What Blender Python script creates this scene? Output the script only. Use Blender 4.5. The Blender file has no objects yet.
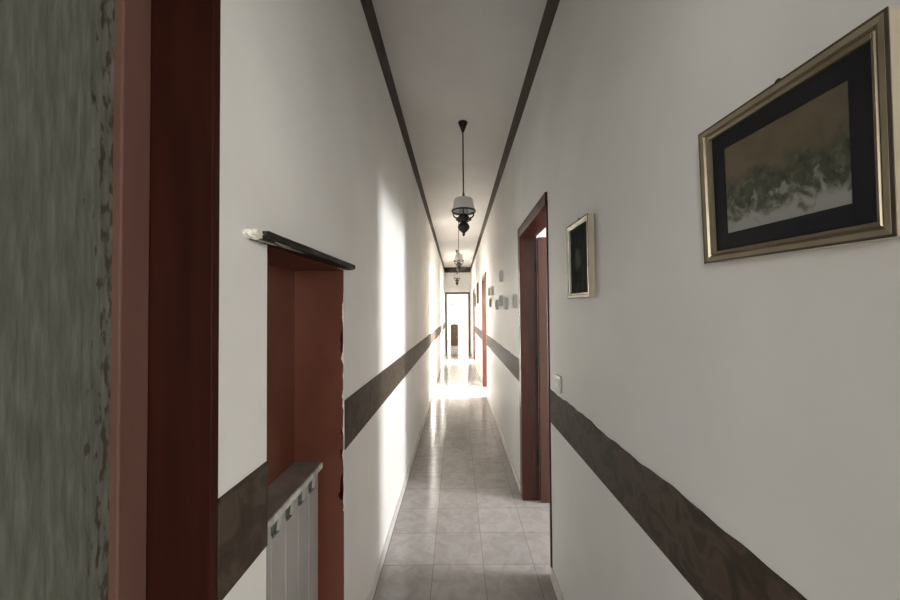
import bpy, bmesh, math, random
from mathutils import Vector, Matrix
random.seed(7)
S = bpy.context.scene
C = S.collection
H = 1.5                                    # eye height
XL, XR, XN, XO = -0.466, 0.524, 0.524, 0.645   # left wall, right wall, nearest right wall, back of right wall
ZC = 3.252                                 # ceiling
YE = 13.2                                  # end wall
YB = -4.0                                  # wall behind the camera

# ------------------------------------------------------------------ materials
def nt(name):
    m = bpy.data.materials.new(name); m.use_nodes = True
    n = m.node_tree.nodes; l = m.node_tree.links
    return m, n, l, n['Principled BSDF']

def ramp(n, stops):
    r = n.new('ShaderNodeValToRGB')
    e = r.color_ramp.elements
    while len(e) < len(stops): e.new(0.5)
    for i, (p, c) in enumerate(stops):
        e[i].position = p; e[i].color = (*c, 1)
    return r

def mottled(name, stops, scale=6, stretch=(1, 1, 1), rough=0.6, bump=0.0, bscale=60, detail=6, spec=0.4, metallic=0, distortion=0.0, coat=0.0):
    """noise-mottled surface in object space with an optional fine bump"""
    m, n, l, b = nt(name)
    tc = n.new('ShaderNodeTexCoord'); mp = n.new('ShaderNodeMapping')
    mp.inputs['Scale'].default_value = stretch
    l.new(tc.outputs['Object'], mp.inputs['Vector'])
    nz = n.new('ShaderNodeTexNoise'); nz.inputs['Scale'].default_value = scale
    nz.inputs['Detail'].default_value = detail; nz.inputs['Distortion'].default_value = distortion
    l.new(mp.outputs['Vector'], nz.inputs['Vector'])
    r = ramp(n, stops); l.new(nz.outputs['Fac'], r.inputs['Fac'])
    l.new(r.outputs['Color'], b.inputs['Base Color'])
    b.inputs['Roughness'].default_value = rough
    b.inputs['Specular IOR Level'].default_value = spec
    b.inputs['Metallic'].default_value = metallic
    b.inputs['Coat Weight'].default_value = coat
    if bump:
        n2 = n.new('ShaderNodeTexNoise'); n2.inputs['Scale'].default_value = bscale; n2.inputs['Detail'].default_value = 4
        l.new(mp.outputs['Vector'], n2.inputs['Vector'])
        bp = n.new('ShaderNodeBump'); bp.inputs['Strength'].default_value = bump; bp.inputs['Distance'].default_value = 0.01
        l.new(n2.outputs['Fac'], bp.inputs['Height']); l.new(bp.outputs['Normal'], b.inputs['Normal'])
    return m

PLASTER = mottled('white_plaster', [(0.35, (0.765, 0.748, 0.708)), (0.65, (0.82, 0.804, 0.768))], 2.2, rough=0.5, bump=0.035, bscale=45, spec=0.3)
CEIL = mottled('ceiling_paint', [(0.35, (0.70, 0.68, 0.65)), (0.65, (0.76, 0.74, 0.71))], 1.6, rough=0.7, bump=0.06, bscale=30, spec=0.2)
ROOM = mottled('room_paint', [(0.4, (0.82, 0.80, 0.74)), (0.6, (0.85, 0.83, 0.78))], 2, rough=0.7, spec=0.2)
WOOD = mottled('mahogany', [(0.3, (0.040, 0.0105, 0.007)), (0.55, (0.060, 0.0160, 0.0105)), (0.75, (0.082, 0.024, 0.016))], 5, (6, 6, 0.7), rough=0.35, spec=0.35, distortion=0.6)
LEAFWOOD = mottled('mahogany_leaf', [(0.3, (0.045, 0.0155, 0.0100)), (0.6, (0.068, 0.024, 0.0155)), (0.8, (0.092, 0.035, 0.023))], 5, (6, 6, 0.6), rough=0.35, spec=0.5, distortion=0.8)
DARKWOOD = mottled('dark_red_wood', [(0.3, (0.022, 0.0055, 0.0035)), (0.7, (0.042, 0.0105, 0.006))], 4, (5, 5, 0.5), rough=0.45, spec=0.12, distortion=0.5)
STILE = mottled('rosy_wood', [(0.3, (0.145, 0.073, 0.056)), (0.7, (0.180, 0.094, 0.074))], 4, (5, 5, 0.5), rough=0.38, spec=0.5)
ENDWOOD = mottled('grey_brown_wood', [(0.3, (0.045, 0.032, 0.026)), (0.7, (0.085, 0.060, 0.048))], 5, (6, 6, 0.6), rough=0.4)
BORDER = mottled('brown_leaf_border', [(0.30, (0.036, 0.0245, 0.0155)), (0.47, (0.052, 0.037, 0.0245)), (0.55, (0.085, 0.061, 0.041)), (0.72, (0.056, 0.040, 0.027))], 11, rough=0.6, bump=0.1, bscale=40, detail=8, distortion=1.8, spec=0.3)
EDGE = mottled('border_edge', [(0.4, (0.030, 0.022, 0.015)), (0.6, (0.055, 0.040, 0.028))], 20, rough=0.6)
REDPAINT = mottled('red_brown_paint', [(0.3, (0.108, 0.033, 0.018)), (0.5, (0.142, 0.045, 0.026)), (0.75, (0.180, 0.064, 0.042))], 3.5, (1, 1, 0.7), rough=0.42, bump=0.1, bscale=18, spec=0.45, distortion=0.4)
CHIP = mottled('bare_plaster', [(0.4, (0.70, 0.66, 0.56)), (0.6, (0.86, 0.83, 0.75))], 30, rough=0.8, bump=0.4, bscale=90)
SLAB = mottled('dark_weathered_slab', [(0.35, (0.014, 0.012, 0.009)), (0.58, (0.030, 0.026, 0.020)), (0.74, (0.10, 0.09, 0.075))], 14, (3, 0.5, 3), rough=0.6, bump=0.2, bscale=30, spec=0.1)
DUST = mottled('dusty_stone', [(0.3, (0.24, 0.205, 0.175)), (0.7, (0.42, 0.37, 0.33))], 8, rough=0.7, bump=0.1, bscale=40)
ENAMEL = mottled('cream_enamel', [(0.4, (0.36, 0.34, 0.32)), (0.6, (0.40, 0.38, 0.36))], 5, rough=0.4, spec=0.5)
GRIME = mottled('grimy_enamel', [(0.35, (0.36, 0.35, 0.31)), (0.6, (0.74, 0.72, 0.67))], 22, rough=0.45)
INNER = mottled('radiator_inside', [(0.4, (0.10, 0.11, 0.09)), (0.6, (0.17, 0.18, 0.15))], 12, rough=0.6)
SKIRT = mottled('skirting_tile', [(0.35, (0.58, 0.55, 0.52)), (0.65, (0.70, 0.67, 0.64))], 7, rough=0.3, spec=0.5)
BRONZE = mottled('aged_bronze', [(0.35, (0.016, 0.012, 0.009)), (0.7, (0.045, 0.034, 0.025))], 25, rough=0.35, metallic=0.4, spec=0.5)
GOLD = mottled('dull_gold', [(0.3, (0.24, 0.20, 0.13)), (0.7, (0.34, 0.29, 0.20))], 14, (1, 1, 1), rough=0.33, metallic=0.65, spec=0.5)
SILVER = mottled('champagne_leaf', [(0.3, (0.55, 0.52, 0.42)), (0.7, (0.72, 0.69, 0.58))], 14, rough=0.25, metallic=0.75)
PALEGOLD = mottled('pale_gold', [(0.3, (0.62, 0.55, 0.40)), (0.7, (0.70, 0.63, 0.48))], 14, rough=0.35, metallic=0.15)
BROWNRIM = mottled('brown_rim', [(0.4, (0.045, 0.032, 0.022)), (0.6, (0.075, 0.055, 0.038))], 14, rough=0.4)
BLACKMAT = mottled('black_mount', [(0.4, (0.006, 0.006, 0.008)), (0.6, (0.010, 0.010, 0.012))], 6, rough=0.6, spec=0.3)
CHROME = mottled('brass', [(0.4, (0.45, 0.35, 0.18)), (0.6, (0.55, 0.43, 0.24))], 8, rough=0.28, metallic=0.9)
PLASTIC = mottled('ivory_plastic', [(0.4, (0.72, 0.70, 0.62)), (0.6, (0.78, 0.76, 0.68))], 8, rough=0.35)
DRESSER = mottled('red_brown_veneer', [(0.3, (0.045, 0.018, 0.012)), (0.7, (0.075, 0.032, 0.021))], 4, (4, 4, 0.8), rough=0.35)
CERAMIC = mottled('pale_ceramic', [(0.4, (0.55, 0.46, 0.42)), (0.6, (0.65, 0.56, 0.50))], 9, rough=0.3)
WHITEFRAME = mottled('white_frame', [(0.4, (0.88, 0.87, 0.84)), (0.6, (0.93, 0.92, 0.89))], 9, rough=0.3)
GREYPRINT = mottled('grey_print', [(0.3, (0.26, 0.26, 0.23)), (0.5, (0.42, 0.42, 0.38)), (0.7, (0.60, 0.59, 0.54))], 30, rough=0.4)
DARKPRINT = mottled('dark_print', [(0.3, (0.02, 0.02, 0.018)), (0.6, (0.05, 0.045, 0.035)), (0.8, (0.12, 0.11, 0.09))], 12, rough=0.4)

def opal():
    m, n, l, b = nt('opal_glass')
    tc = n.new('ShaderNodeTexCoord'); nz = n.new('ShaderNodeTexNoise'); nz.inputs['Scale'].default_value = 18
    l.new(tc.outputs['Object'], nz.inputs['Vector'])
    r = ramp(n, [(0.4, (0.86, 0.85, 0.81)), (0.6, (0.90, 0.89, 0.86))]); l.new(nz.outputs['Fac'], r.inputs['Fac'])
    l.new(r.outputs['Color'], b.inputs['Base Color'])
    b.inputs['Roughness'].default_value = 0.2
    b.inputs['Transmission Weight'].default_value = 0.04
    return m
OPAL = opal()

def clear_glass():
    m, n, l, b = nt('lamp_glass')
    b.inputs['Base Color'].default_value = (0.85, 0.86, 0.82, 1)
    b.inputs['Roughness'].default_value = 0.15
    b.inputs['Transmission Weight'].default_value = 0.7
    return m
LAMPGLASS = clear_glass()

def floor_material():
    m, n, l, b = nt('ceramic_floor_tiles')
    tc = n.new('ShaderNodeTexCoord'); mp = n.new('ShaderNodeMapping')
    T = 0.2985
    mp.inputs['Location'].default_value = (-0.1455 + 10 * T, -2.085 + 10 * T, 0)
    l.new(tc.outputs['Object'], mp.inputs['Vector'])
    br = n.new('ShaderNodeTexBrick'); br.offset = 0; br.squash = 1
    br.inputs['Scale'].default_value = 1.0
    br.inputs['Brick Width'].default_value = T; br.inputs['Row Height'].default_value = T
    br.inputs['Mortar Size'].default_value = 0.0028; br.inputs['Mortar Smooth'].default_value = 0.15
    br.inputs['Color1'].default_value = (0.0, 0, 0, 1); br.inputs['Color2'].default_value = (1, 1, 1, 1)
    br.inputs['Mortar'].default_value = (0.5, 0.5, 0.5, 1)
    l.new(mp.outputs['Vector'], br.inputs['Vector'])
    nz = n.new('ShaderNodeTexNoise'); nz.inputs['Scale'].default_value = 13; nz.inputs['Detail'].default_value = 8; nz.inputs['Distortion'].default_value = 0.7
    l.new(tc.outputs['Object'], nz.inputs['Vector'])
    r = ramp(n, [(0.30, (0.325, 0.292, 0.275)), (0.48, (0.365, 0.333, 0.318)), (0.60, (0.400, 0.372, 0.358)), (0.75, (0.345, 0.312, 0.294))])
    l.new(nz.outputs['Fac'], r.inputs['Fac'])
    tone = n.new('ShaderNodeMix'); tone.data_type = 'RGBA'; tone.blend_type = 'MULTIPLY'; tone.inputs[0].default_value = 0.10
    l.new(r.outputs['Color'], tone.inputs[6]); l.new(br.outputs['Color'], tone.inputs[7])
    mx = n.new('ShaderNodeMix'); mx.data_type = 'RGBA'
    l.new(br.outputs['Fac'], mx.inputs[0]); l.new(tone.outputs[2], mx.inputs[6])
    mx.inputs[7].default_value = (0.25, 0.222, 0.208, 1)
    l.new(mx.outputs[2], b.inputs['Base Color'])
    rr = n.new('ShaderNodeMapRange'); rr.inputs['To Min'].default_value = 0.09; rr.inputs['To Max'].default_value = 0.19
    l.new(nz.outputs['Fac'], rr.inputs['Value']); l.new(rr.outputs['Result'], b.inputs['Roughness'])
    b.inputs['Specular IOR Level'].default_value = 0.55
    bp = n.new('ShaderNodeBump'); bp.inputs['Strength'].default_value = 0.25; bp.inputs['Distance'].default_value = 0.002; bp.invert = True
    l.new(br.outputs['Fac'], bp.inputs['Height']); l.new(bp.outputs['Normal'], b.inputs['Normal'])
    return m
FLOOR = floor_material()

def textured_glass():
    """obscure greenish glass with vertical hammered streaks and dirt caught along its edge"""
    m, n, l, b = nt('obscure_glass')
    tc = n.new('ShaderNodeTexCoord'); mp = n.new('ShaderNodeMapping'); mp.inputs['Scale'].default_value = (1, 1, 0.14)
    l.new(tc.outputs['Object'], mp.inputs['Vector'])
    nz = n.new('ShaderNodeTexNoise'); nz.inputs['Scale'].default_value = 95; nz.inputs['Detail'].default_value = 5
    l.new(mp.outputs['Vector'], nz.inputs['Vector'])
    r = ramp(n, [(0.3, (0.112, 0.120, 0.096)), (0.5, (0.148, 0.155, 0.127)), (0.72, (0.205, 0.212, 0.178))]); l.new(nz.outputs['Fac'], r.inputs['Fac'])
    # dirt flecks within a few centimetres of the far edge
    sp = n.new('ShaderNodeSeparateXYZ'); l.new(tc.outputs['Object'], sp.inputs['Vector'])
    mr = n.new('ShaderNodeMapRange'); mr.inputs['From Min'].default_value = 0.53; mr.inputs['From Max'].default_value = 0.60
    mr.inputs['To Min'].default_value = 0.0; mr.inputs['To Max'].default_value = 0.30
    l.new(sp.outputs['Y'], mr.inputs['Value'])
    n2 = n.new('ShaderNodeTexNoise'); n2.inputs['Scale'].default_value = 110; n2.inputs['Detail'].default_value = 3
    mp2 = n.new('ShaderNodeMapping'); mp2.inputs['Scale'].default_value = (1, 1, 0.3); mp2.inputs['Location'].default_value = (3, 5, 1)
    l.new(tc.outputs['Object'], mp2.inputs['Vector']); l.new(mp2.outputs['Vector'], n2.inputs['Vector'])
    ad = n.new('ShaderNodeMath'); ad.operation = 'ADD'; l.new(n2.outputs['Fac'], ad.inputs[0]); l.new(mr.outputs['Result'], ad.inputs[1])
    th = n.new('ShaderNodeMapRange'); th.inputs['From Min'].default_value = 0.75; th.inputs['From Max'].default_value = 0.84
    l.new(ad.outputs[0], th.inputs['Value'])
    mx = n.new('ShaderNodeMix'); mx.data_type = 'RGBA'
    l.new(th.outputs['Result'], mx.inputs[0]); l.new(r.outputs['Color'], mx.inputs[6]); mx.inputs[7].default_value = (0.06, 0.05, 0.035, 1)
    l.new(mx.outputs[2], b.inputs['Base Color'])
    b.inputs['Roughness'].default_value = 0.38; b.inputs['Transmission Weight'].default_value = 0.08
    bp = n.new('ShaderNodeBump'); bp.inputs['Strength'].default_value = 0.5; bp.inputs['Distance'].default_value = 0.004
    l.new(nz.outputs['Fac'], bp.inputs['Height']); l.new(bp.outputs['Normal'], b.inputs['Normal'])
    return m
GLASS = textured_glass()

def landscape_art():
    """dim landscape: brown sky, dark green growth, pale drifts along the bottom (local x across, z up)"""
    m, n, l, b = nt('landscape_print')
    tc = n.new('ShaderNodeTexCoord'); sp = n.new('ShaderNodeSeparateXYZ'); l.new(tc.outputs['Generated'], sp.inputs['Vector'])
    def noise(scale, loc, detail=6, dist=0.5):
        mp = n.new('ShaderNodeMapping'); mp.inputs['Location'].default_value = loc; mp.inputs['Scale'].default_value = (1.5, 1, 1)
        l.new(tc.outputs['Generated'], mp.inputs['Vector'])
        z = n.new('ShaderNodeTexNoise'); z.inputs['Scale'].default_value = scale; z.inputs['Detail'].default_value = detail; z.inputs['Distortion'].default_value = dist
        l.new(mp.outputs['Vector'], z.inputs['Vector']); return z.outputs['Fac']
    def math_(op, a, c, d=None):
        k = n.new('ShaderNodeMath'); k.operation = op
        for i, v in enumerate((a, c, d)):
            if v is None: continue
            if isinstance(v, (int, float)): k.inputs[i].default_value = v
            else: l.new(v, k.inputs[i])
        return k.outputs[0]
    def smooth(v, a, c):
        k = n.new('ShaderNodeMapRange'); k.interpolation_type = 'SMOOTHSTEP'
        k.inputs['From Min'].default_value = a; k.inputs['From Max'].default_value = c
        l.new(v, k.inputs['Value']); return k.outputs['Result']
    def mix(f, A, B):
        k = n.new('ShaderNodeMix'); k.data_type = 'RGBA'; l.new(f, k.inputs[0])
        for i, v in ((6, A), (7, B)):
            if isinstance(v, tuple): k.inputs[i].default_value = (*v, 1)
            else: l.new(v, k.inputs[i])
        return k.outputs[2]
    z = sp.outputs['Z']
    sky = ramp(n, [(0.3, (0.092, 0.074, 0.044)), (0.7, (0.135, 0.108, 0.067))]); l.new(noise(2.5, (1, 2, 3)), sky.inputs['Fac'])
    grow = ramp(n, [(0.3, (0.028, 0.031, 0.018)), (0.55, (0.068, 0.069, 0.043)), (0.75, (0.15, 0.152, 0.106))]); l.new(noise(9, (4, 0, 1)), grow.inputs['Fac'])
    top = math_('MULTIPLY_ADD', noise(4, (7, 0, 2)), -0.55, z)          # wavy tree line
    col = mix(smooth(top, 0.20, 0.42), grow.outputs['Color'], sky.outputs['Color'])
    drift = math_('MULTIPLY_ADD', noise(5, (2, 0, 9), 5, 1.2), 0.9, math_('MULTIPLY', z, -1.15))
    col = mix(smooth(drift, 0.10, 0.36), col, (0.29, 0.29, 0.26))
    blob = math_('MULTIPLY_ADD', math_('ABSOLUTE', math_('SUBTRACT', z, 0.33), 0), -1.2, noise(8, (11, 0, 4), 2, 0))
    col = mix(smooth(blob, 0.50, 0.64), col, (0.22, 0.225, 0.19))
    l.new(col, b.inputs['Base Color'])
    b.inputs['Roughness'].default_value = 0.35; b.inputs['Specular IOR Level'].default_value = 0.3
    return m
ART = landscape_art()

def portrait_art():
    """dark grey print with a faint pale figure and a lighter ground"""
    m, n, l, b = nt('dark_figure_print')
    tc = n.new('ShaderNodeTexCoord')
    nz = n.new('ShaderNodeTexNoise'); nz.inputs['Scale'].default_value = 5; nz.inputs['Detail'].default_value = 5
    l.new(tc.outputs['Generated'], nz.inputs['Vector'])
    r = ramp(n, [(0.3, (0.012, 0.013, 0.011)), (0.55, (0.030, 0.032, 0.027)), (0.8, (0.055, 0.058, 0.050))]); l.new(nz.outputs['Fac'], r.inputs['Fac'])
    mp = n.new('ShaderNodeMapping'); mp.inputs['Location'].default_value = (-0.45, 0, -0.55); mp.inputs['Scale'].default_value = (2.6, 0, 2.2)
    mp.vector_type = 'POINT'
    sub = n.new('ShaderNodeVectorMath'); sub.operation = 'SUBTRACT'; sub.inputs[1].default_value = (0.42, 0.5, 0.52)
    l.new(tc.outputs['Generated'], sub.inputs[0])
    mul = n.new('ShaderNodeVectorMath'); mul.operation = 'MULTIPLY'; mul.inputs[1].default_value = (2.6, 0, 3.4)
    l.new(sub.outputs[0], mul.inputs[0])
    ln = n.new('ShaderNodeVectorMath'); ln.operation = 'LENGTH'; l.new(mul.outputs[0], ln.inputs[0])
    ad = n.new('ShaderNodeMath'); ad.operation = 'MULTIPLY_ADD'; l.new(nz.outputs['Fac'], ad.inputs[0]); ad.inputs[1].default_value = 1.2
    l.new(ln.outputs['Value'], ad.inputs[2])
    mr = n.new('ShaderNodeMapRange'); mr.inputs['From Min'].default_value = 1.2; mr.inputs['From Max'].default_value = 0.7
    l.new(ad.outputs[0], mr.inputs['Value'])
    mx = n.new('ShaderNodeMix'); mx.data_type = 'RGBA'; l.new(mr.outputs['Result'], mx.inputs[0])
    l.new(r.outputs['Color'], mx.inputs[6]); mx.inputs[7].default_value = (0.13, 0.138, 0.115, 1)
    l.new(mx.outputs[2], b.inputs['Base Color'])
    b.inputs['Roughness'].default_value = 0.75; b.inputs['Specular IOR Level'].default_value = 0.04
    return m
PORTRAIT = portrait_art()

# ------------------------------------------------------------------ mesh helpers
def add_box(bm, x0, x1, y0, y1, z0, z1, bev=0.0, seg=2):
    t = bmesh.new()
    bmesh.ops.create_cube(t, size=1)
    for v in t.verts:
        v.co = Vector((x0 + (v.co.x + .5) * (x1 - x0), y0 + (v.co.y + .5) * (y1 - y0), z0 + (v.co.z + .5) * (z1 - z0)))
    if bev: bmesh.ops.bevel(t, geom=t.edges[:], offset=bev, segments=seg, profile=0.5, affect='EDGES')
    merge(bm, t)

def merge(bm, t, mat=None):
    if mat is not None: t.transform(mat)
    me = bpy.data.meshes.new('tmp'); t.to_mesh(me); t.free(); bm.from_mesh(me); bpy.data.meshes.remove(me)

def add_lathe(bm, profile, seg=28, at=(0, 0, 0)):
    """profile: list of (radius, z)"""
    rings = []
    for r, z in profile:
        rings.append([bm.verts.new((at[0] + max(r, 1e-4) * math.cos(2 * math.pi * k / seg), at[1] + max(r, 1e-4) * math.sin(2 * math.pi * k / seg), at[2] + z)) for k in range(seg)])
    for a, b in zip(rings, rings[1:]):
        for k in range(seg):
            f = bm.faces.new((a[k], a[(k + 1) % seg], b[(k + 1) % seg], b[k])); f.smooth = True

def add_tube(bm, pts, r, seg=10):
    pts = [Vector(p) for p in pts]; rings = []
    for i, p in enumerate(pts):
        d = (pts[min(i + 1, len(pts) - 1)] - pts[max(i - 1, 0)]).normalized()
        a = d.orthogonal().normalized(); b = d.cross(a)
        if rings:                                           # keep the ring from twisting
            a = (ref - d * ref.dot(d)).normalized(); b = d.cross(a)
        ref = a
        rings.append([bm.verts.new(p + r * (math.cos(2 * math.pi * k / seg) * a + math.sin(2 * math.pi * k / seg) * b)) for k in range(seg)])
    for u, w in zip(rings, rings[1:]):
        for k in range(seg):
            f = bm.faces.new((u[k], u[(k + 1) % seg], w[(k + 1) % seg], w[k])); f.smooth = True
    bm.faces.new(rings[0][::-1]); bm.faces.new(rings[-1])

def add_prism(bm, outline, axis, a, b):
    """outline of 2-D points extruded along an axis from a to b; axis 'x' -> points are (y,z); 'y' -> (x,z); 'z' -> (x,y)"""
    def P(p, t): return {'x': (t, p[0], p[1]), 'y': (p[0], t, p[1]), 'z': (p[0], p[1], t)}[axis]
    A = [bm.verts.new(P(p, a)) for p in outline]; B = [bm.verts.new(P(p, b)) for p in outline]
    n = len(outline)
    for i in range(n): bm.faces.new((A[i], A[(i + 1) % n], B[(i + 1) % n], B[i]))
    bm.faces.new(A[::-1]); bm.faces.new(B)

def obj(name, bm, mat, parent=None):
    bmesh.ops.recalc_face_normals(bm, faces=bm.faces[:])
    me = bpy.data.meshes.new(name); bm.to_mesh(me); bm.free()
    me.materials.append(mat)
    o = bpy.data.objects.new(name, me); C.objects.link(o)
    if parent: o.parent = parent
    return o

def boxes(name, mat, lst, parent=None, bev=0.0):
    bm = bmesh.new()
    for b in lst: add_box(bm, *b, bev=bev)
    return obj(name, bm, mat, parent)

def struct(o):
    o['kind'] = 'structure'; return o

def tag(o, label, cat, group=None):
    o['label'] = label; o['category'] = cat
    if group: o['group'] = group
    return o

def thing(name, label, cat, loc=(0, 0, 0), rot=None, group=None):
    o = bpy.data.objects.new(name, None); C.objects.link(o); o.empty_display_size = 0.1
    o.location = loc
    if rot: o.rotation_euler = rot
    return tag(o, label, cat, group)

def holder(name):
    o = bpy.data.objects.new(name, None); C.objects.link(o); o.empty_display_size = 0.1
    return struct(o)

def dup(root, loc, label, rot=None):
    r = root.copy(); C.objects.link(r); r.location = loc; r['label'] = label
    if rot: r.rotation_euler = rot
    for ch in list(root.children):
        c = ch.copy(); C.objects.link(c); c.parent = r
        for g in list(ch.children):
            d = g.copy(); C.objects.link(d); d.parent = c
    return r

# ------------------------------------------------------------------ the shell
N0, N1, NB, NZ = 0.846, 1.423, -0.672, 1.682        # recess in the left wall: near side, far side, back, soffit
LT = -0.80                                          # outer face of the left wall
D0, D1 = -0.25, 0.6755                              # left door opening
struct(boxes('floor', FLOOR, [(-3.8, 4.8, YB - .1, 18.8, -0.10, 0.0)]))
struct(boxes('ceiling', CEIL, [(-3.8, 4.8, YB - .1, 18.8, ZC, ZC + 0.1)]))
struct(boxes('wall_left', PLASTER, [
    (LT, XL, YB, -1.55, 0, ZC), (LT, XL, -1.55, -.55, 2.14, ZC), (LT, XL, -.55, D0, 0, ZC), (LT, XL, D0, D1, 2.24, ZC),  # opening behind the camera is added, lets fill light reach the right wall
    (LT, XL, D1, N0, 0, ZC), (LT, XL, N0, N1, NZ, ZC), (LT, NB, N0, N1, 0, NZ), (LT, XL, N1, YE, 0, ZC)]))
struct(boxes('wall_recess', REDPAINT, [
    (NB, NB + .004, N0, N1, 0, NZ), (NB, XL - .0015, N1 - .004, N1, 0, NZ), (NB, XL - .0015, N0, N0 + .004, 0, NZ),
    (NB, XL - .0015, N0, N1, NZ - .004, NZ)]))

# chipped pale plaster along the far edge of the recess
bm = bmesh.new()
z = 0.70; pts = []
while z < 1.60:
    w = random.choice([.0015, .002, .003, .004, .007]) * random.uniform(.7, 1.3)
    pts.append((XL + .001 - w * 1.3, z)); z += random.uniform(.008, .035)
add_prism(bm, [(XL + .0015, 0.70)] + [(p[0], p[1]) for p in pts] + [(XL + .0015, 1.60)], 'y', N1 - .0065, N1 - .0035)
struct(obj('trim_1', bm, CHIP))
# knocked-off dark spots just inside the same edge
bm = bmesh.new()
for zc, hh, w in ((0.80, .05, .012), (0.765, .022, .018), (0.93, .022, .014), (1.40, .030, .012), (1.36, .02, .010), (1.02, .012, .008)):
    k = [(XL - .006 - w * abs(math.cos(a)) * random.uniform(.6, 1), zc + hh * math.sin(a)) for a in [math.pi / 2 - i * math.pi / 7 for i in range(8)]]
    add_prism(bm, [(XL - .004, zc + hh)] + k + [(XL - .004, zc - hh)], 'y', N1 - .0055, N1 - .0035)
struct(obj('trim_2', bm, DARKWOOD))

DOORS = [(1.99, 2.78), (6.20, 7.02), (10.20, 11.00)]     # clear openings in the right wall
DZS = [2.115, 2.155, 2.155]
segs = []
g = .03
B0, B1 = -1.45, -0.50                                  # made-up doorway behind the camera, lets fill light onto the left wall
segs += [(XN, XO, YB, B0, 0, ZC), (XN, XO, B0, B1, 2.14, ZC), (XN, XO, B1, DOORS[0][0] - g, 0, ZC)]
segs.append((XR, XO, DOORS[0][0] - g, DOORS[0][1] + g, DZS[0] + g, ZC))
for i, ((a, b), nxt) in enumerate(zip(DOORS, DOORS[1:] + [(YE + .03, 0)])):
    segs.append((XR, XO, b + g, nxt[0] - g, 0, ZC))
    if nxt[1]: segs.append((XR, XO, nxt[0] - g, nxt[1] + g, DZS[i + 1] + g, ZC))
struct(boxes('wall_right', PLASTER, segs))
EX0, EX1, EZ = -0.385, 0.425, 2.225                      # end doorway
struct(boxes('wall_end', PLASTER, [(LT, EX0 - .03, YE, YE + .14, 0, ZC), (EX1 + .03, XO, YE, YE + .14, 0, ZC), (EX0 - .03, EX1 + .03, YE, YE + .14, EZ + .03, ZC)]))
struct(boxes('wall_back', PLASTER, [(LT, XO, YB - .1, YB, 0, ZC)]))

# rooms behind the doorways, each with a window opening on its outer side; those behind the camera are added for fill
def side_room(n, y0, y1, wy0, wy1, wz0, wz1, x1=4.2):
    struct(boxes('wall_room_%d' % n, ROOM, [
        (XO, x1, y0 - .1, y0, 0, ZC), (XO, x1, y1, y1 + .1, 0, ZC),
        (x1, x1 + .15, y0 - .1, wy0, 0, ZC), (x1, x1 + .15, wy1, y1 + .1, 0, ZC),
        (x1, x1 + .15, wy0, wy1, 0, wz0), (x1, x1 + .15, wy0, wy1, wz1, ZC)]))
    w = holder('window_%d' % n)
    f = .05
    boxes('window_frame', WHITEFRAME, [(x1 + .04, x1 + .10, wy0, wy0 + f, wz0, wz1), (x1 + .04, x1 + .10, wy1 - f, wy1, wz0, wz1),
        (x1 + .04, x1 + .10, wy0, wy1, wz0, wz0 + f), (x1 + .04, x1 + .10, wy0, wy1, wz1 - f, wz1)], w)
side_room(1, 0.9, 4.6, 1.15, 2.10, 0.95, 2.2)
struct(boxes('wall_room_5', ROOM, [(XO, 3.6, -3.8, -3.65, 0, .9), (XO, 3.6, -3.8, -3.65, 2.4, ZC), (XO, 1.1, -3.8, -3.65, .9, 2.4), (2.7, 3.6, -3.8, -3.65, .9, 2.4),  # unseen room, made up to hold the fill for the near left wall
    (3.5, 3.6, -3.65, .5, 0, ZC), (XO, 3.6, .5, .6, 0, ZC)]))
w = holder('window_5')  # invented window, goes with the added room
boxes('window_frame', WHITEFRAME, [(1.1, 1.15, -3.75, -3.70, .9, 2.4), (2.65, 2.7, -3.75, -3.70, .9, 2.4), (1.1, 2.7, -3.75, -3.70, .9, .95), (1.1, 2.7, -3.75, -3.70, 2.35, 2.4)], w)
struct(boxes('wall_room_6', ROOM, [(-3.6, LT, -3.8, -3.65, 0, .9), (-3.6, LT, -3.8, -3.65, 2.4, ZC), (-1.25, LT, -3.8, -3.65, .9, 2.4), (-3.6, -2.85, -3.8, -3.65, .9, 2.4),  # unseen room, made up to hold the fill for the near right wall
    (-3.7, -3.6, -3.8, .8, 0, ZC), (-3.6, LT, .7, .8, 0, ZC)]))
w = holder('window_6')  # invented window of the second added room
boxes('window_frame', WHITEFRAME, [(-2.85, -2.8, -3.75, -3.70, .9, 2.4), (-1.3, -1.25, -3.75, -3.70, .9, 2.4), (-2.85, -1.25, -3.75, -3.70, .9, .95), (-2.85, -1.25, -3.75, -3.70, 2.35, 2.4)], w)
side_room(2, 5.0, 8.6, 6.15, 7.35, 0.9, 2.4)
side_room(3, 9.8, 13.0, 10.1, 11.2, 0.95, 2.2)
struct(boxes('wall_room_4', ROOM, [(-2.1, -2.0, YE + .14, 18.6, 0, ZC), (-2.1, LT, YE + .04, YE + .14, 0, ZC), (XO, 2.6, YE + .04, YE + .14, 0, ZC),
    (2.5, 2.6, YE + .14, 14.4, 0, ZC), (2.5, 2.6, 16.4, 18.6, 0, ZC), (2.5, 2.6, 14.4, 16.4, 0, .9), (2.5, 2.6, 14.4, 16.4, 2.4, ZC),
    (-2.1, 2.6, 18.5, 18.6, 0, ZC)]))
w = holder('window_4')
boxes('window_frame', WHITEFRAME, [(2.53, 2.58, 14.4, 14.46, .9, 2.4), (2.53, 2.58, 16.34, 16.4, .9, 2.4), (2.53, 2.58, 15.37, 15.43, .9, 2.4),
    (2.53, 2.58, 14.4, 16.4, .9, .96), (2.53, 2.58, 14.4, 16.4, 2.34, 2.4)], w)
struct(boxes('baseboard_end', SKIRT, [(-2.0, 2.5, 18.485, 18.5, 0, .10)]))

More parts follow.
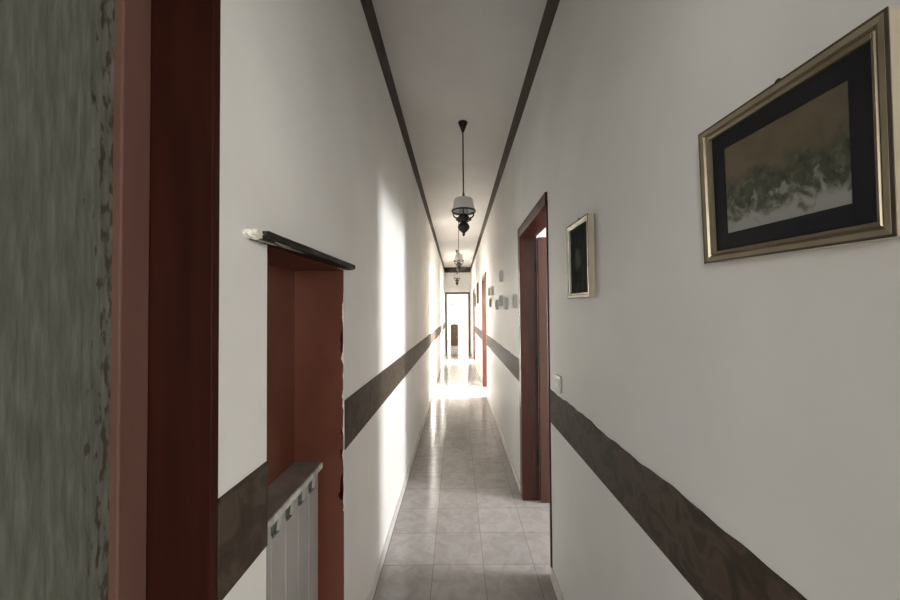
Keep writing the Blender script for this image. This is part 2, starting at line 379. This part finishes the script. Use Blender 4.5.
# skirting
SK, SH = .012, .065
struct(boxes('baseboard_left', SKIRT, [(XL, XL + SK, D1, N0, 0, SH), (XL, XL + SK, N1, YE, 0, SH)], bev=.003))
rb = [(XN - SK, XN, YB, B0, 0, SH), (XN - SK, XN, B1, DOORS[0][0] - .02, 0, SH)]
for (a, b), nxt in zip(DOORS, DOORS[1:] + [(YE + .09, 0)]):
    rb.append((XR - SK, XR, b + .09, nxt[0] - .09, 0, SH))
struct(boxes('baseboard_right', SKIRT, rb, bev=.003))

# wallpaper borders: strips pasted on the walls, the top edge not quite straight
def strip(name, x, side, y0, y1, zb0, zb1, zt0, zt1, wob=0.0, step=.02, mat=BORDER):
    """strip on a side wall; side=+1 faces +x; z of bottom / top edge given at both ends"""
    n = max(2, int((y1 - y0) / step)) if wob else 2
    top = []; v = 0
    for i in range(n):
        t = i / (n - 1); y = y0 + (y1 - y0) * t
        v = (math.sin(y * 9.1 + .4) * .5 + math.sin(y * 23.7) * .3 + math.sin(y * 61) * .2) * wob
        top.append((y, zt0 + (zt1 - zt0) * t + v))
    bm = bmesh.new()
    add_prism(bm, [(y0, zb0), (y1, zb1)] + top[::-1], 'x', x, x + side * .003)
    return struct(obj(name, bm, mat))
def edged(name, x, side, y0, y1, zb, zt, wob=0.0):
    strip(name, x, side, y0, y1, zb, zb, zt, zt, wob)
lt, lb = 1.142, 0.9425
edged('trim_3', XL, 1, D1, N0, lb, lt)
edged('trim_4', XL, 1, N1 + .002, YE, lb, lt)
struct(boxes('trim_5', EDGE, [(XL, XL + .0045, D1, N0, lt - .006, lt + .002), (XL, XL + .0045, N1 + .002, YE, lt - .006, lt + .002)]))
strip('trim_6', XN, -1, B1, DOORS[0][0] - .03, .883, .883, 1.065, 1.068, .007)
strip('trim_7', XR, -1, DOORS[0][1] + .09, DOORS[1][0] - .09, .915, .93, 1.105, 1.12, .004)
strip('trim_8', XR, -1, DOORS[1][1] + .09, DOORS[2][0] - .09, .93, .93, 1.12, 1.12)
zb = 3.05
edged('trim_9', XL, 1, YB, YE, zb, ZC)
bm = bmesh.new()
add_prism(bm, [(YB, zb), (YE, zb), (YE, ZC), (YB, ZC)], 'x', XR, XR - .003)
struct(obj('trim_10', bm, BORDER))
struct(boxes('trim_11', BORDER, [(XL, XR, YE - .003, YE, zb, ZC)]))

# ------------------------------------------------------------------ doors of the right wall
def leaf_mesh(w, h, t=.04):
    """flat door leaf with two sunk panels on each face; x along the width, y thickness, z up"""
    bm = bmesh.new()
    s = .11
    add_box(bm, 0, w, -t / 2, t / 2, .006, h, bev=.003)
    for z0, z1 in ((.24, .98), (1.12, h - .14)):
        for sgn in (1, -1):
            y = sgn * t / 2
            add_box(bm, s, w - s, min(y, y + sgn * .004), max(y, y + sgn * .004), z0, z1, bev=.002)
            add_box(bm, s + .05, w - s - .05, min(y, y + sgn * .009), max(y, y + sgn * .009), z0 + .05, z1 - .05, bev=.004)
    return bm
for n, (a, b) in enumerate(DOORS):
    d = holder('door_%d' % (n + 2)); DZ = DZS[n]
    nearx = XN if n == 0 else XR
    boxes('jamb', WOOD, [(XR - .004, XO + .004, b, b + g, 0, DZ + g)], d, bev=.002)
    boxes('jamb', WOOD, [(nearx + .001, XO + .004, a - g, a, 0, DZ + g)], d, bev=.002)
    boxes('lintel', WOOD, [(XR - .004, XO + .004, a, b, DZ, DZ + g)], d)
    boxes('casing', WOOD, [(XR - .014, XR + .002, b, b + .09, 0, DZ + .078)], d, bev=.003)
    boxes('casing', WOOD, [(nearx - .006, nearx + .002, a - (.022 if n == 0 else .09), a, 0, DZ + .078)], d, bev=.002)
    boxes('casing', WOOD, [(XR - .014, XR + .002, a - (.02 if n == 0 else .09), b + .09, DZ, DZ + .078)], d, bev=.003)
    lf = obj('leaf', leaf_mesh(b - a - .03, DZ - .015), LEAFWOOD, d)
    lf.location = (XO + .002, b - .024, 0); lf.rotation_euler = (0, 0, math.radians(-1))
    hb = bmesh.new()
    add_box(hb, b - a - .105, b - a - .070, -.026, -.020, .96, 1.16, bev=.003)
    add_tube(hb, [(b - a - .088, -.020, 1.08), (b - a - .088, -.065, 1.08), (b - a - .105, -.072, 1.08), (b - a - .200, -.072, 1.078)], .009)
    obj('handle', hb, CHROME, lf)
    hg = bmesh.new()
    for zz in (.28, 1.05, 1.82):
        add_lathe(hg, [(0, 0), (.007, 0), (.007, .09), (0, .09)], 12, (-.008, .014, zz))
    obj('hinge', hg, BRONZE, lf)

# end doorway: dark grey-brown frame
d = holder('door_5')
boxes('jamb', ENDWOOD, [(EX0 - .03, EX0, YE - .004, YE + .144, 0, EZ)], d)
boxes('jamb', ENDWOOD, [(EX1, EX1 + .03, YE - .004, YE + .144, 0, EZ)], d)
boxes('lintel', ENDWOOD, [(EX0 - .03, EX1 + .03, YE - .004, YE + .144, EZ, EZ + .03)], d)
boxes('casing', ENDWOOD, [(EX0 - .065, EX0 - .005, YE - .016, YE, 0, EZ + .07)], d, bev=.003)
boxes('casing', ENDWOOD, [(EX1 + .005, EX1 + .065, YE - .016, YE, 0, EZ + .07)], d, bev=.003)
boxes('casing', ENDWOOD, [(EX0 - .005, EX1 + .005, YE - .016, YE, EZ + .005, EZ + .07)], d, bev=.003)

# ------------------------------------------------------------------ door beside the camera in the left wall
d = holder('door_1')
JX, JY, SY = -0.583, 0.655, 0.597
boxes('jamb', DARKWOOD, [(-.66, XL + .001, JY, D1, 0, 2.24)], d, bev=.002)
boxes('jamb', DARKWOOD, [(-.66, XL + .001, D0, D0 + .02, 0, 2.24)], d, bev=.002)
boxes('lintel', DARKWOOD, [(-.66, XL + .001, D0 + .02, JY, 2.22, 2.24)], d)
lf = boxes('leaf', STILE, [(-.625, JX, SY, JY - .001, .004, 2.215), (-.625, JX, D0 + .021, D0 + .075, .004, 2.215),
    (-.625, JX, D0 + .075, SY, .004, .14), (-.625, JX, D0 + .075, SY, 2.13, 2.215)], d, bev=.003)
boxes('pane', GLASS, [(-.606, -.598, D0 + .075, SY, .14, 2.13)], lf)

# ------------------------------------------------------------------ ledge over the recess
led = thing('ledge', 'dark weathered ledge with a broken pale end above the red-brown recess', 'ledge', (XL, 0, 0))
bm = bmesh.new()
prof = [(-.006, 0), (.044, 0), (.047, .004), (.047, .014), (.044, .018), (-.006, .018)]
ys = [0.772 + i * (1.452 - 0.772) / 22 for i in range(23)]
rings = []
for y in ys:
    t = (y - .69) / .76
    j = random.uniform(-.0012, .0012)
    end = min(1, max(.45, (1.457 - y) / .02))
    rings.append([bm.verts.new((px * end + (j if px > .01 else 0), y, 1.668 + .016 * t + pz)) for px, pz in prof])
for a, b in zip(rings, rings[1:]):
    for k in range(len(prof)): bm.faces.new((a[k], a[(k + 1) % 6], b[(k + 1) % 6], b[k]))
bm.faces.new(rings[0][::-1]); bm.faces.new(rings[-1])
obj('slab', bm, SLAB, led)
bm = bmesh.new()                                       # splintered paler strips hanging under the near half
for y0, y1, x, dz in ((.80, .92, .038, -.004), (.84, 1.00, .030, -.005), (.762, .88, .020, -.006)):
    zz = 1.670 + .016 * (y0 - .69) / .76 + dz
    add_prism(bm, [(y0, zz + .006), (y1, zz + .009), (y1 - .03, zz + .004), (y0 + .02, zz)], 'x', x - .003, x + .003)
obj('splinter', bm, DUST, led)
bm = bmesh.new()                                       # broken plaster at the near end
t = bmesh.new(); bmesh.ops.create_icosphere(t, subdivisions=3, radius=1)
for v in t.verts:
    k = 1 + .22 * math.sin(v.co.x * 7 + 1) * math.sin(v.co.y * 5 + 2) * math.cos(v.co.z * 6)
    v.co = Vector((.001 + (v.co.x * .5 + .5) * .030 * k, .764 + v.co.y * .022 * k, 1.678 + v.co.z * .011 * k))
merge(bm, t)
add_prism(bm, [(.752, 1.688), (.784, 1.688), (.790, 1.677), (.778, 1.671), (.759, 1.669), (.748, 1.676)], 'x', 0.0005, .030)
obj('broken_end', bm, CHIP, led)

# ------------------------------------------------------------------ radiator and the sill over it, in the recess
RX0, RX1 = -0.655, -0.556
SW = .0865
rad = thing('radiator', 'cream column radiator standing in the red-brown recess', 'radiator', (RX1, N1 - .042, 0))
for i in range(5):
    y1 = -i * SW; y0 = y1 - SW + .0022
    bm = bmesh.new()
    w = y1 - y0
    zt, zn = .874, .826
    out = [(y0, .17), (y1, .17), (y1, zt - .004), (y0 + w * .72, zt), (y0 + w * .58, zn), (y0 + w * .10, zn), (y0, zn + .020)]
    add_prism(bm, out, 'x', -.012, 0)
    bmesh.ops.bevel(bm, geom=[e for e in bm.edges if abs(e.verts[0].co.x) < 1e-6 and abs(e.verts[1].co.x) < 1e-6], offset=.0025, segments=2, affect='EDGES')
    s = obj('section', bm, ENAMEL, rad)
    b2 = bmesh.new()
    add_box(b2, -.095, -.014, (y0 + y1) / 2 - .030, (y0 + y1) / 2 + .030, .19, .868, bev=.006)
    add_box(b2, -.072, -.040, y0 - .0015, y1 + .0015, .82, .85, bev=.004)
    add_box(b2, -.072, -.040, y0 - .0015, y1 + .0015, .20, .23, bev=.004)
    obj('core', b2, INNER, s)
for yy in (-.06, -.37):
    boxes('foot', ENAMEL, [(-.080, -.030, yy - .012, yy + .012, 0, .19)], rad, bev=.003)
sill = thing('sill', 'dusty grey-brown sill with a pale front edge above the radiator', 'sill', (NB, N0, .876))
L = N1 - N0 - .008
boxes('board', DUST, [(.004, .112, .004, .004 + L, 0, .021)], sill)
boxes('front_edge', GRIME, [(.1125, .122, .004, .004 + L - .004, -.001, .0225)], sill, bev=.003)

# ------------------------------------------------------------------ ceiling lamps
def make_lamp():
    r = thing('pendant_lamp', 'nearest pendant lamp with white glass dome and dark turned body hanging from the ceiling', 'lamp', group='pendant lamps down the corridor')
    c = bmesh.new()
    add_lathe(c, [(0, 0), (.043, 0), (.045, -.008), (.038, -.018), (.026, -.048), (.017, -.072), (.011, -.090), (0, -.092)])
    obj('canopy', c, BRONZE, r)
    c = bmesh.new()
    add_tube(c, [(0, 0, -.09), (0, 0, -.70)], .0065)
    add_lathe(c, [(0, -.655), (.010, -.655), (.012, -.675), (.024, -.692), (.028, -.700), (0, -.702)], 20)
    obj('rod', c, BRONZE, r)
    c = bmesh.new()                                    # opal dome: shoulders, straight side, flared skirt
    add_lathe(c, [(.024, -.696), (.055, -.699), (.076, -.707), (.088, -.722), (.092, -.745), (.093, -.774), (.097, -.788), (.106, -.802), (.110, -.818),
                  (.106, -.818), (.102, -.804), (.093, -.791), (.089, -.774), (.088, -.745), (.084, -.725), (.073, -.711), (.054, -.704), (.024, -.701)], 40)
    obj('shade', c, OPAL, r)
    c = bmesh.new()
    add_lathe(c, [(.104, -.816), (.111, -.816), (.114, -.822), (.111, -.830), (.105, -.830), (.102, -.823), (.104, -.816)], 40)
    for k in range(3):                                 # three scrolled arms down to the body
        a = 2 * math.pi * k / 3 + .5; ca, sa = math.cos(a), math.sin(a)
        add_tube(c, [(.107 * ca, .107 * sa, -.832), (.106 * ca, .106 * sa, -.850), (.092 * ca, .092 * sa, -.866), (.072 * ca, .072 * sa, -.874), (.060 * ca, .060 * sa, -.888), (.058 * ca, .058 * sa, -.904), (.035 * ca, .035 * sa, -.914)], .0065, 8)
        add_tube(c, [(.072 * ca, .072 * sa, -.874), (.080 * ca, .080 * sa, -.888), (.074 * ca, .074 * sa, -.898), (.066 * ca, .066 * sa, -.890)], .005, 8)
    obj('ring', c, BRONZE, r)
    c = bmesh.new()
    add_lathe(c, [(.028, -.740), (.032, -.780), (.042, -.815), (.044, -.835), (.036, -.852), (.033, -.852), (.041, -.835), (.039, -.815), (.029, -.780), (.025, -.740)], 24)
    obj('chimney', c, LAMPGLASS, r)
    c = bmesh.new()                                    # burner, oil font, finial
    add_lathe(c, [(0, -.838), (.030, -.840), (.040, -.856), (.050, -.872), (.054, -.886), (.044, -.902), (.028, -.914), (.026, -.922), (.038, -.934), (.051, -.952),
                  (.056, -.968), (.050, -.986), (.034, -1.004), (.017, -1.018), (.010, -1.026), (.014, -1.036), (.008, -1.046), (0, -1.056)], 28)
    obj('font', c, BRONZE, r)
    return r
lamp = make_lamp()
lamp.location = (.067, 3.14, ZC)
l2 = dup(lamp, (.040, 6.30, ZC), 'middle pendant lamp of the row, white dome half hiding the lamp behind it')
l3 = dup(lamp, (.008, 9.60, ZC), 'farthest pendant lamp, small white dome hanging before the end wall')
l2.scale = (.86, .86, .97); l3.scale = (.84, .84, .95)

# ------------------------------------------------------------------ framed pictures on the right wall
# built in local axes: x across (towards the viewer), y out of the wall is -y, z up; then turned to face -X
def frame_picture(name, label, cat, w, h, border, depth, rim, face, edge, mat_w, mat_mat, art, group=None, hook=True, lip=.010):
    r = thing(name, label, cat, group=group)
    W, Hh = w / 2, h / 2
    fr = bmesh.new()
    # moulding profile: (inset from the outer edge, distance out of the wall)
    prof = [(0, 0), (0, depth * .93), (border * .10, depth), (border * .45, depth * .97), (border * .58, depth * .86), (border * .70, depth * .93), (border * .94, depth * .86), (border, depth - lip - .004), (border, 0)]
    cs = [(-1, -1), (1, -1), (1, 1), (-1, 1)]
    loops = [[fr.verts.new((sx * (W - i), -o, sz * (Hh - i))) for i, o in prof] for sx, sz in cs]
    for q in range(4):
        a, b = loops[q], loops[(q + 1) % 4]
        for k in range(len(prof) - 1): fr.faces.new((a[k], b[k], b[k + 1], a[k + 1]))
    f = obj('frame', fr, face, r)
    rm = bmesh.new()                                   # thin dark line round the outside
    for x0, x1, z0, z1 in ((-W - .0015, W + .0015, Hh - .002, Hh + .0015), (-W - .0015, W + .0015, -Hh - .0015, -Hh + .002), (-W - .0015, -W + .002, -Hh, Hh), (W - .002, W + .0015, -Hh, Hh)):
        add_box(rm, x0, x1, -depth * .995, -depth * .96, z0, z1)
    obj('rim', rm, rim, f)
    sd = bmesh.new()                                   # pale outer sides
    for x0, x1, z0, z1 in ((-W - .001, W + .001, Hh - .001, Hh + .001), (-W - .001, W + .001, -Hh - .001, -Hh + .001), (-W - .001, -W + .001, -Hh, Hh), (W - .001, W + .001, -Hh, Hh)):
        add_box(sd, x0, x1, -depth * .92, -.001, z0, z1)
    obj('outer_side', sd, edge or rim, f)
    iw, ih = W - border, Hh - border
    if mat_w:
        mm = bmesh.new(); y0, y1 = -(depth - lip), -(depth - lip) + .002
        for x0, x1, z0, z1 in ((-iw, iw, ih - mat_w[1], ih), (-iw, iw, -ih, -ih + mat_w[1]), (-iw, -iw + mat_w[0], -ih + mat_w[1], ih - mat_w[1]), (iw - mat_w[0], iw, -ih + mat_w[1], ih - mat_w[1])):
            add_box(mm, x0, x1, y0, y1, z0, z1)
        obj('mount', mm, mat_mat, r)
        iw -= mat_w[0]; ih -= mat_w[1]
    boxes('print', art, [(-iw, iw, -(depth - lip) + .0012, -(depth - lip) + .004, -ih, ih)], r)
    boxes('backing', rim, [(-W + border * .6, W - border * .6, -.006, -.0005, -Hh + border * .6, Hh - border * .6)], r)
    if hook:
        hk = bmesh.new()
        add_box(hk, -.006, .006, -depth * .6, -depth * .4, Hh - .002, Hh + .010, bev=.001)
        add_tube(hk, [(.004 * math.cos(a), -depth * .5, Hh + .010 + .004 * math.sin(a)) for a in [k * math.pi / 5 for k in range(11)]], .0018, 6)
        obj('hook', hk, BRONZE, r)
    return r
def hang(o, x, y, z, spin=0.0, lean=0.0):
    """against the right wall: local -y looks into the corridor, local x points towards the viewer"""
    base = Matrix.Rotation(math.radians(-90), 4, 'Z')          # local x -> -Y, local -y -> -X
    o.rotation_mode = 'QUATERNION'
    m = base @ Matrix.Rotation(math.radians(lean), 4, 'X') @ Matrix.Rotation(math.radians(spin), 4, 'Y')
    o.rotation_quaternion = m.to_quaternion(); o.location = (x, y, z)

big = frame_picture('framed_painting', 'large gold-framed landscape on a black mount hanging near the ceiling side of the right wall', 'picture',
                    .292, .248, .020, .038, BROWNRIM, GOLD, PALEGOLD, (.027, .028), BLACKMAT, ART)
big['label'] = 'large gold-framed dim landscape with black mount, highest and nearest on the right wall'
hang(big, XN - .007, .523, 1.714, 2.3, 3.2)
small = frame_picture('framed_print', 'upright gold-framed dark print hanging between the large landscape and the open door', 'picture',
                      .250, .315, .022, .026, BROWNRIM, SILVER, PALEGOLD, None, None, PORTRAIT)
hang(small, XN - .003, 1.420, 1.716, 1.6, 1.0)
far_a = frame_picture('framed_print', 'tall narrow dark picture just past the second door on the right wall', 'picture', .36, .50, .035, .028, BROWNRIM, BROWNRIM, None, None, None, DARKPRINT, hook=False)
hang(far_a, XR - .001, 8.55, 1.98, 0, 0)
far_b = frame_picture('framed_print', 'smaller dark picture at the far end of the right wall, nearest the last door', 'picture', .30, .36, .035, .028, BROWNRIM, BROWNRIM, None, None, None, DARKPRINT, hook=False)
hang(far_b, XR - .001, 9.72, 1.85, 0, 0)

GR = 'small pale frames on the right wall between two doors'
tiny = frame_picture('framed_miniature', '', 'picture', .10, .120, .016, .030, BROWNRIM, WHITEFRAME, WHITEFRAME, None, None, GREYPRINT, group=GR, hook=False)
spots = [(3.95, 1.915, 'small pale frame hanging highest, alone above the cluster of little frames'),
         (3.06, 1.600, 'small pale frame of the cluster hanging nearest the open door'),
         (3.62, 1.590, 'small pale frame second from the open door in the low cluster'),
         (4.05, 1.640, 'small pale frame in the middle of the low cluster, below the highest one'),
         (4.42, 1.600, 'small pale frame hanging lowest in the cluster'),
         (4.95, 1.810, 'small pale frame of the upper far pair, the nearer one'),
         (5.45, 1.830, 'small pale frame of the upper far pair, closest to the second door'),
         (5.30, 1.650, 'small pale frame at the far end of the low cluster near the second door')]
for i, (y, z, lab) in enumerate(spots):
    o = tiny if i == 0 else dup(tiny, (0, 0, 0), lab)
    o['label'] = lab
    hang(o, XR - .001, y, z)

# light switch on the nearest right wall
sw = thing('light_switch', 'ivory light switch above the brown border beside the open door', 'switch', (XN, 1.775, 1.135))
boxes('plate', PLASTIC, [(-.011, -.0005, -.040, .040, -.042, .042)], sw, bev=.003)
boxes('rocker', WHITEFRAME, [(-.016, -.010, -.012, .012, -.022, .022)], sw, bev=.002)

# ------------------------------------------------------------------ the bright room at the end
cab = thing('small_cabinet', 'red-brown small cabinet standing in the bright room beyond the end doorway', 'cabinet', (-.13, 15.85, 0))
bm = bmesh.new()
add_box(bm, -.17, .17, -.14, .16, .05, .95, bev=.006); add_box(bm, -.185, .185, -.155, .165, .95, .98, bev=.006)
add_box(bm, -.16, .16, -.12, .15, 0, .05)
obj('body', bm, DRESSER, cab)
for z0, z1 in ((.08, .62),):
    dr = boxes('door', DRESSER, [(-.155, .155, -.156, -.140, z0, z1)], cab, bev=.004)
    bm = bmesh.new(); add_lathe(bm, [(0, 0), (.012, .002), (.014, .012), (0, .018)], 14); bm.transform(Matrix.Translation((.12, -.156, .42)) @ Matrix.Rotation(math.radians(90), 4, 'X'))
    obj('knob', bm, CHROME, dr)
for z0, z1 in ((.64, .78), (.80, .93)):
    dr = boxes('drawer', DRESSER, [(-.155, .155, -.156, -.140, z0, z1)], cab, bev=.004)
    bm = bmesh.new(); add_lathe(bm, [(0, 0), (.012, .002), (.014, .012), (0, .018)], 14); bm.transform(Matrix.Translation((0, -.156, (z0 + z1) / 2)) @ Matrix.Rotation(math.radians(90), 4, 'X'))
    obj('knob', bm, CHROME, dr)
bm = bmesh.new()
add_lathe(bm, [(0, 0), (.045, 0), (.060, .03), (.070, .07), (.055, .115), (.032, .135), (.038, .155), (.034, .155), (.028, .135), (0, .10)], 24)
v = obj('vase', bm, CERAMIC); v.location = (-.10, 15.84, .98)
tag(v, 'small pale vase standing on the red-brown cabinet', 'vase')
wl = thing('wall_lamp', 'tiny dark wall lamp in the bright room, above and left of the cabinet', 'lamp', (-.29, 18.5, 1.93))
bm = bmesh.new(); add_lathe(bm, [(0, 0), (.04, 0), (.035, .02), (0, .025)], 18); bm.transform(Matrix.Rotation(math.radians(90), 4, 'X'))
obj('back_plate', bm, BRONZE, wl)
bm = bmesh.new(); add_tube(bm, [(0, -.02, 0), (0, -.08, -.02), (.02, -.12, .0), (.02, -.12, .04)], .008); obj('arm', bm, BRONZE, wl)
bm = bmesh.new(); add_lathe(bm, [(.03, .03), (.065, .10), (.060, .10), (.026, .035)], 20, (.02, -.12, 0)); obj('shade', bm, CERAMIC, wl)

# ------------------------------------------------------------------ daylight, plus made-up fill from behind the camera
def area(name, loc, tgt, sx, sy, power, color=(1, 1, 1), spread=180):
    l = bpy.data.lights.new(name, 'AREA'); l.shape = 'RECTANGLE'; l.size = sx; l.size_y = sy; l.energy = power; l.color = color
    l.spread = math.radians(spread)
    o = bpy.data.objects.new(name, l); C.objects.link(o); o.location = loc
    o.rotation_euler = (Vector(tgt) - Vector(loc)).to_track_quat('-Z', 'Y').to_euler()
    return o
area('daylight_room_one', (4.17, 1.62, 1.58), (0, 2.60, 1.35), .65, .9, 85, (.97, .985, 1))
area('daylight_room_two', (4.17, 6.60, 1.65), (0, 6.75, 1.2), .8, 1.3, 720, (1, .98, .94))
area('daylight_room_three', (4.17, 10.65, 1.6), (0, 10.7, 1.2), .8, 1.1, 1000, (1, .98, .94))
area('daylight_end_room', (2.45, 15.4, 1.65), (-1, 15.8, 1.3), 1.8, 1.4, 130, (1, .98, .93))
area('fill_behind', (0.03, YB + .05, 1.45), (0.03, 3, 1.35), .9, 2.2, 4.0, (.95, .97, 1))  # weak fill added before the closed back wall, no window there
area('fill_room_five', (1.9, -3.6, 1.6), (-.35, .9, 1.5), 1.5, 1.4, 88, (1, .965, .905))  # added fill, brightens the near left wall through the made-up doorway

area('fill_room_six', (-2.05, -3.6, 1.45), (.45, 1.1, 1.25), 1.5, 1.4, 58, (1, .975, .94))  # added fill, brightens the near right wall and the picture's side
wd = bpy.data.worlds.new('sky'); S.world = wd; wd.use_nodes = True
wd.node_tree.nodes['Background'].inputs['Color'].default_value = (.80, .88, 1, 1)
wd.node_tree.nodes['Background'].inputs['Strength'].default_value = 2.0

# ------------------------------------------------------------------ camera
cam = bpy.data.cameras.new('camera'); co = bpy.data.objects.new('camera', cam); C.objects.link(co)
F = 345.0
cam.sensor_width = 36; cam.lens = F * 36 / 900; cam.clip_start = .02; cam.clip_end = 100
PITCH = math.radians(1.1); ROLL = math.radians(.46)
m = Matrix.Rotation(math.radians(90) + PITCH, 4, 'X') @ Matrix.Rotation(-ROLL, 4, 'Z')
m.translation = (0, 0, H); co.matrix_world = m
cam.shift_x = -7 / 900
cam.shift_y = (13 - F * math.tan(PITCH)) / 900
S.camera = co
S.view_settings.view_transform = 'Standard'; S.view_settings.look = 'None'
S.view_settings.exposure = 1.42; S.view_settings.gamma = 1.0; S.view_settings.use_curve_mapping = False
